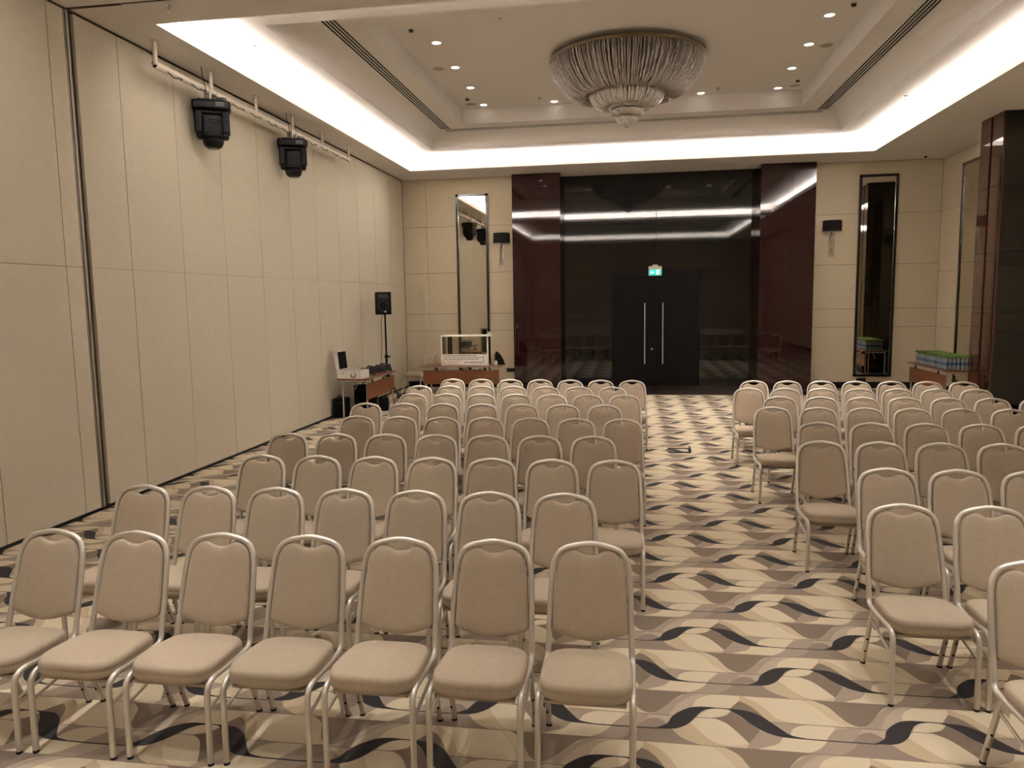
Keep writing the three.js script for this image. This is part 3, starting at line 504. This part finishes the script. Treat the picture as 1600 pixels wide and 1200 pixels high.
// ---------------------------------------------------------------- exit sign
{
  const e = thing('exit_sign', 'green lit emergency exit sign above the double door', 'exit sign', [0.6, 2.64, ZC + 0.03]);
  mesh('housing', [rb(0.31, 0.22, 0.045, 0.008, 0, 0.11, 0), rb(0.13, 0.05, 0.04, 0.008, 0, 0.235, 0)], M.white, e);
  const c = document.createElement('canvas'); c.width = 256; c.height = 128; const g = c.getContext('2d');
  g.fillStyle = '#18b09a'; g.fillRect(0, 0, 256, 128); g.fillStyle = '#e8fffa';
  g.beginPath(); g.moveTo(20, 64); g.lineTo(60, 24); g.lineTo(60, 50); g.lineTo(98, 50); g.lineTo(98, 78); g.lineTo(60, 78); g.lineTo(60, 104); g.closePath(); g.fill();
  g.fillRect(150, 16, 62, 98); g.fillStyle = '#18b09a'; g.beginPath(); g.arc(184, 36, 9, 0, 7); g.fill(); g.lineWidth = 10; g.strokeStyle = '#18b09a'; g.beginPath(); g.moveTo(182, 48); g.lineTo(178, 76); g.lineTo(196, 104); g.moveTo(178, 76); g.lineTo(164, 100); g.moveTo(164, 62); g.lineTo(200, 58); g.stroke();
  const t = new THREE.CanvasTexture(c); t.colorSpace = THREE.SRGBColorSpace;
  mesh('lit_panel', new THREE.BoxGeometry(0.27, 0.13, 0.006).translate(0, 0.078, 0.025), S(0x111111, { map: t, emissive: 0xffffff, emissiveMap: t, emissiveIntensity: 0.95 }), e);
  const L = new THREE.RectAreaLight(new THREE.Color().setRGB(0.1, 0.75, 0.6), 0.6, 0.27, 0.13); L.position.set(0.6, 2.718, ZC + 0.065); L.lookAt(0.6, 2.718, 0); L.castShadow = true; scene.add(L);
}
// ---------------------------------------------------------------- folding tables
function foldingTable(label, pos, turn, w, d) {
  const t = thing('folding_table', label, 'table', pos, turn, 'brown folding tables'), h = 0.74;
  mesh('table_top', rb(w, 0.026, d, 0.008, 0, h - 0.013, 0), M.wood, t);
  mesh('edge_band', [bx(w - 0.02, 0.012, 0.006, 0, h - 0.016, d / 2), bx(w - 0.02, 0.012, 0.006, 0, h - 0.016, -d / 2)], M.aluMatte, t);
  mesh('modesty_panel', rb(w - 0.1, 0.3, 0.016, 0.004, 0, 0.5, d / 2 - 0.06), M.wood, t);
  for (const sx of [-1, 1]) { for (const sz of [-1, 1]) mesh('leg', [cyl(0.014, 0.014, h - 0.04, sx * (w / 2 - 0.09), (h - 0.04) / 2 + 0.008, sz * (d / 2 - 0.08), 10), cyl(0.018, 0.018, 0.012, sx * (w / 2 - 0.09), 0.006, sz * (d / 2 - 0.08), 10)], M.alu, t); mesh('leg_rail', [bar(V(sx * (w / 2 - 0.09), h - 0.05, -d / 2 + 0.08), V(sx * (w / 2 - 0.09), h - 0.05, d / 2 - 0.08), 0.012), bar(V(sx * (w / 2 - 0.09), h - 0.2, 0), V(sx * (w / 2 - 0.4), h - 0.04, 0), 0.008)], M.alu, t); }
  for (const sx of [-0.3, 0.3]) mesh('bracket', bx(0.05, 0.07, 0.02, sx * w, 0.67, d / 2 - 0.055), M.black, t);
}
foldingTable('brown folding table by the partition wall holding an open case', [-4.96, 0, -13.68], Math.PI / 2, 1.65, 0.62);
foldingTable('brown folding table carrying the interpreter booth before the back wall', [-3.55, 0, -15.72], 0, 1.75, 0.62);
foldingTable('brown folding table with water packs behind the dark column', [5.87, 0, -15.3], -Math.PI / 2, 1.85, 0.6);
// ---------------------------------------------------------------- interpreter booth on its table
{
  const b = thing('interpreter_booth', 'white table top interpreter booth with glass window and printed notice', 'booth', [-3.465, 0.741, -15.72]), w = 1.03, d = 0.46, h = 0.62;
  for (const sx of [-1, 1]) for (const sz of [-1, 1]) mesh('post', bx(0.03, h, 0.03, sx * (w / 2 - 0.015), h / 2, sz * (d / 2 - 0.015)), M.white, b);
  mesh('roof', rb(w + 0.03, 0.022, d + 0.03, 0.004, 0.01, h + 0.011, 0), M.white, b);
  mesh('sill', bx(w - 0.06, 0.02, 0.03, 0, 0.01, d / 2 - 0.015), M.white, b);
  mesh('glass', bx(w - 0.06, h - 0.25, 0.004, 0, h / 2 + 0.12, d / 2 - 0.012), M.glass, b);
  mesh('side_glass', bx(0.004, h - 0.02, d - 0.06, -w / 2 + 0.015, h / 2, 0), M.glass, b); mesh('side_glass', bx(0.004, h - 0.02, d - 0.06, w / 2 - 0.015, h / 2, 0), M.glass, b);
  mesh('inner_screen', bx(0.1, h - 0.02, 0.012, -0.41, h / 2, -d / 2 + 0.05), M.plastic, b);
  const c = document.createElement('canvas'); c.width = 768; c.height = 176; const g = c.getContext('2d');
  g.fillStyle = '#efe8e0'; g.fillRect(0, 0, 768, 176); g.fillStyle = '#3b3a3c'; g.fillRect(26, 6, 6, 132); g.fillRect(702, 6, 6, 132);
  const row = (x, y, n, hh, col) => { g.fillStyle = col; let k = x; while (k < n) { const ww = 18 + rnd() * 50; for (let q = k; q < Math.min(k + ww, n); q += 8) g.fillRect(q, y + rnd() * 2, 5, hh); k += ww + 9; } };
  row(48, 14, 590, 15, '#4a484c'); row(44, 44, 690, 15, '#54555c'); row(48, 72, 620, 15, '#4a484c'); row(60, 106, 320, 10, '#8d5a5c'); row(110, 130, 270, 9, '#9a6b6c'); row(380, 118, 680, 20, '#5c5668');
  const t = new THREE.CanvasTexture(c); t.colorSpace = THREE.SRGBColorSpace;
  mesh('notice', bx(w - 0.04, 0.235, 0.006, 0, 0.13, d / 2 + 0.002), S(0xffffff, { map: t, roughness: 0.7 }), b);
  const cup = mesh('paper_cup', lathe([[0.001, 0], [0.025, 0], [0.033, 0.07], [0.03, 0.07], [0.023, 0.006]], 16), M.white); cup.position.set(-2.95, 0.741 + h + 0.023, -15.6); tag(cup, 'small white cup standing on the booth roof corner', 'cup');
  const bot = thing('water_bottle', 'small white bottle on the table beside the booth', 'bottle', [-2.8, 0.741, -15.55]);
  mesh('body', lathe([[0.001, 0], [0.032, 0], [0.034, 0.02], [0.034, 0.07], [0.015, 0.1], [0.014, 0.11]], 16), M.white, bot); mesh('cap', cyl(0.016, 0.016, 0.02, 0, 0.118, 0, 12), M.plastic, bot);
  const pk = thing('shoulder_bag', 'black bag leaning upright at the end of the booth table', 'bag', [-2.76, 0.741, -15.8], 0.2);
  { const s = new THREE.Shape(); s.moveTo(0.1, 0); s.lineTo(-0.08, 0); s.quadraticCurveTo(-0.1, 0.2, -0.07, 0.26); s.quadraticCurveTo(0.03, 0.22, 0.1, 0); const gg = new THREE.ExtrudeGeometry(s, { depth: 0.1, bevelEnabled: true, bevelSize: 0.012, bevelThickness: 0.012, bevelSegments: 2, steps: 1 }); gg.translate(0, 0.012, -0.05); mesh('body', gg, M.bag, pk); }
  mesh('strap', tube([V(-0.06, 0.25, 0), V(-0.12, 0.2, 0.03), V(-0.1, 0.06, 0.05), V(-0.07, 0.015, 0.06)], 0.008, 16, 6), M.cable, pk);
}
// ---------------------------------------------------------------- flight case, bags, cables
{
  const f = thing('flight_case', 'open white equipment case with black foam lining on the table', 'case', [-5.02, 0.741, -13.05], -0.12);
  const w = 0.46, d = 0.34, h = 0.15;
  mesh('shell', [bx(w, 0.01, d, 0, 0.005, 0), bx(w, h, 0.012, 0, h / 2, d / 2), bx(w, h, 0.012, 0, h / 2, -d / 2), bx(0.012, h, d, w / 2, h / 2, 0), bx(0.012, h, d, -w / 2, h / 2, 0)], M.white, f);
  mesh('foam', bx(w - 0.03, 0.1, d - 0.03, 0, 0.06, 0), M.bag, f);
  mesh('edge_trim', [bar(V(-w / 2, h, d / 2), V(w / 2, h, d / 2), 0.008, 6), bar(V(w / 2, 0, d / 2), V(w / 2, h, d / 2), 0.008, 6), bar(V(-w / 2, 0, d / 2), V(-w / 2, h, d / 2), 0.008, 6)], M.alu, f);
  const lid = mesh('lid', [bx(0.012, 0.34, d, 0, 0.17, 0), bx(0.07, 0.012, d, 0.03, 0.34, 0), bx(0.07, 0.012, d, 0.03, 0.006, 0), bx(0.07, 0.34, 0.012, 0.03, 0.17, d / 2), bx(0.07, 0.34, 0.012, 0.03, 0.17, -d / 2)], M.white, f);
  lid.position.set(-w / 2 - 0.02, h, 0); lid.rotation.z = 0.1;
  mesh('lid_foam', bx(0.05, 0.31, d - 0.03, 0.03, 0.17, 0), M.bag, lid);
  mesh('latch', [rb(0.05, 0.05, 0.01, 0.004, 0.12, 0.1, d / 2 + 0.008), rb(0.05, 0.05, 0.01, 0.004, -0.12, 0.1, d / 2 + 0.008)], M.alu, f);
  mesh('handle', tube([V(0.05, 0.08, d / 2 + 0.006), V(0.06, 0.04, d / 2 + 0.02), V(0.12, 0.03, d / 2 + 0.02), V(0.15, 0.08, d / 2 + 0.006)], 0.008, 14, 6), M.plastic, f);
  const coil = (x, y, z, r, label, n = 5) => {
    const p = []; for (let i = 0; i < n * 16; i++) { const a = i / 16 * Math.PI * 2; p.push(V(Math.cos(a) * r * (0.75 + 0.3 * rnd()), 0.014 + 0.09 * (i / (n * 16)) + rnd() * 0.05, Math.sin(a) * r * (0.75 + 0.3 * rnd()))); }
    const m = mesh('cable_coil', tube(p, 0.011, n * 48, 6), M.cable); m.position.set(x, y, z); tag(m, label, 'cable', 'heaped black cables');
  };
  coil(-4.9, 0.741, -13.52, 0.15, 'heap of black cable next to the open white case', 6); coil(-4.86, 0.741, -13.87, 0.17, 'heap of black cable in the middle of the table top', 7); coil(-4.84, 0.741, -14.23, 0.16, 'heap of black cable at the loudspeaker end of the table', 6);
  coil(-4.42, 0.001, -14.78, 0.2, 'tangle of black cable on the carpet under the table end', 4); coil(-4.75, 0.001, -15.55, 0.24, 'tangle of black cable on the carpet near the booth table', 4);
  const bag = (pos, turn, w2, h2, d2, label) => {
    const b = thing('equipment_bag', label, 'bag', pos, turn, 'black equipment bags');
    mesh('body', rb(w2, h2, d2, 0.03, 0, h2 / 2 + 0.002, 0, 3), M.bag, b); mesh('handle', tube([V(-0.06, h2, 0), V(-0.05, h2 + 0.035, 0), V(0.05, h2 + 0.035, 0), V(0.06, h2, 0)], 0.009, 14, 6), M.bag, b);
    mesh('zip', bx(w2 - 0.05, 0.008, 0.006, 0, h2 * 0.8, d2 / 2 + 0.002), M.plasticGrey, b);
  };
  bag([-5.3, 0, -13.12], 0, 0.24, 0.36, 0.3, 'low black bag on the floor against the partition wall'); bag([-5.0, 0, -13.62], 0.1, 0.42, 0.55, 0.2, 'tall black case standing under the brown table'); bag([-4.78, 0, -14.0], 0.3, 0.2, 0.24, 0.3, 'small black bag on the floor behind the table panel');
}
// ---------------------------------------------------------------- loudspeaker on its stand
{
  const x = -5.0, z = -14.92, y0 = 1.86;
  const t = thing('speaker_stand', 'black tripod stand carrying the loudspeaker in the corner', 'speaker stand', [x, 0, z]);
  mesh('pole', [cyl(0.018, 0.018, 1.0, 0, 1.344, 0), cyl(0.024, 0.024, 0.75, 0, 0.62, 0)], M.plastic, t); mesh('collar', cyl(0.036, 0.036, 0.07, 0, 0.99, 0), M.plastic, t); mesh('knob', bar(V(0.02, 0.99, 0.01), V(0.09, 0.99, 0.03), 0.016), M.plastic, t);
  for (let i = 0; i < 3; i++) { const a = i * 2.094 + 0.9, c = Math.cos(a), s = Math.sin(a); mesh('leg', [bar(V(c * 0.03, 0.62, s * 0.03), V(c * 0.4, 0.02, s * 0.4), 0.012), bar(V(c * 0.02, 0.28, s * 0.02), V(c * 0.24, 0.28, s * 0.24), 0.008), new THREE.SphereGeometry(0.018, 10, 8).translate(c * 0.4, 0.02, s * 0.4)], M.plastic, t); }
  const p = thing('loudspeaker', 'black portable loudspeaker with white triangle badge on a pole', 'loudspeaker', [x, y0, z], 0.12);
  const sh2 = new THREE.Shape(); sh2.moveTo(-0.15, 0.14); sh2.lineTo(0.15, 0.14); sh2.lineTo(0.09, -0.12); sh2.lineTo(-0.09, -0.12); sh2.closePath();
  const cab = new THREE.ExtrudeGeometry(sh2, { depth: 0.42, bevelEnabled: true, bevelSize: 0.015, bevelThickness: 0.02, bevelSegments: 3, steps: 1 }); cab.rotateX(-Math.PI / 2); cab.scale(1, 1, -1); cab.computeVertexNormals(); cab.translate(0, 0.022, 0);
  { const i = cab.index; if (!i) { const a = cab.attributes.position.array; for (let k = 0; k < a.length; k += 9) for (let q = 0; q < 3; q++) { const tt = a[k + q]; a[k + q] = a[k + 3 + q]; a[k + 3 + q] = tt; } cab.computeVertexNormals(); } }
  mesh('cabinet', cab, M.plastic, p); mesh('pole_socket', cyl(0.025, 0.025, 0.03, 0, 0.0, 0), M.plastic, p);
  mesh('grille', rb(0.26, 0.27, 0.014, 0.006, 0, 0.17, 0.156), M.grille, p);
  { const g = new THREE.TorusGeometry(0.105, 0.008, 8, 28); g.translate(0, 0.18, 0.164); mesh('woofer_ring', g, M.plasticGrey, p); }
  { const s = new THREE.Shape(); s.moveTo(-0.11, 0.33); s.lineTo(0.11, 0.33); s.lineTo(0.085, 0.42); s.lineTo(-0.085, 0.42); s.closePath(); mesh('horn', new THREE.ExtrudeGeometry(s, { depth: 0.008, bevelEnabled: true, bevelSize: 0.004, bevelThickness: 0.004, bevelSegments: 1 }).translate(0, 0, 0.152), M.plasticGrey, p); }
  { const s = new THREE.Shape(); s.moveTo(-0.026, 0); s.lineTo(0.026, 0); s.lineTo(0, 0.048); s.closePath(); mesh('badge', new THREE.ExtrudeGeometry(s, { depth: 0.004, bevelEnabled: false }).translate(0.045, 0.05, 0.164), M.white, p); }
  mesh('cable', tube([V(-0.06, 1.85, -0.05), V(-0.1, 1.7, -0.04), V(-0.09, 1.2, 0), V(-0.12, 0.8, 0), V(-0.08, 0.3, 0.02), V(0.1, 0.02, 0.2)], 0.006, 40, 5), M.cable, t);
}
// ---------------------------------------------------------------- water packs
{
  const body = lathe([[0.001, 0], [0.03, 0], [0.032, 0.01], [0.032, 0.15], [0.022, 0.18], [0.013, 0.2], [0.013, 0.205]], 10), lab = new THREE.CylinderGeometry(0.0325, 0.0325, 0.05, 10, 1, true).translate(0, 0.1, 0), cap = cyl(0.015, 0.015, 0.02, 0, 0.214, 0, 8);
  const where = ['nearest the back wall', 'in the middle of the row', 'next to the dark column'];
  for (let k = 0; k < 3; k++) {
    const p = thing('water_pack', `green topped shrink pack of water bottles ${where[k]}`, 'water pack', [5.87, 0.741, -15.78 + k * 0.5], 0, 'packs of bottled water');
    for (let i = 0; i < 6; i++) for (let j = 0; j < 6; j++) { const b = mesh('bottle', body, M.bottle, p); b.position.set((i - 2.5) * 0.07, 0, (j - 2.5) * 0.07); mesh('label_band', lab, M.bottleLabel, b); mesh('cap', cap, M.green, b); }
    mesh('top_film', rb(0.43, 0.03, 0.43, 0.01, 0, 0.236, 0), M.green, p);
  }
}
// ---------------------------------------------------------------- sockets, floor box
{
  for (const [x, y, z, l] of [[5.2, 0.18, ZB, 'black socket plate on the wall under the mirror near the column'], [-2.86, 0.42, ZB, 'black socket plate with outlets on the wall beside the pilaster']]) {
    const s = thing('wall_socket', l, 'socket', [x, y, z + 0.001], 0, 'black wall sockets'); mesh('plate', rb(0.2, 0.09, 0.014, 0.004, 0, 0, 0.008), M.plastic, s);
    for (const q of [-0.06, 0, 0.06]) { const g = cyl(0.02, 0.02, 0.004, 0, 0, 0, 14); g.rotateX(Math.PI / 2); g.translate(q, 0, 0.0165); mesh('outlet', g, M.plasticGrey, s); }
  }
  const f = thing('floor_box', 'open floor outlet box with raised lid in the carpeted aisle', 'floor outlet', [0.68, 0, -10.45]);
  mesh('frame', [bx(0.3, 0.012, 0.02, 0, 0.006, 0.14), bx(0.3, 0.012, 0.02, 0, 0.006, -0.14), bx(0.02, 0.012, 0.3, 0.14, 0.006, 0), bx(0.02, 0.012, 0.3, -0.14, 0.006, 0)], M.plasticGrey, f);
  const l = mesh('lid', rb(0.012, 0.055, 0.27, 0.004, 0.15, 0.036, 0), M.plasticGrey, f); l.rotation.z = -0.08;
}
renderer.render(scene, camera);
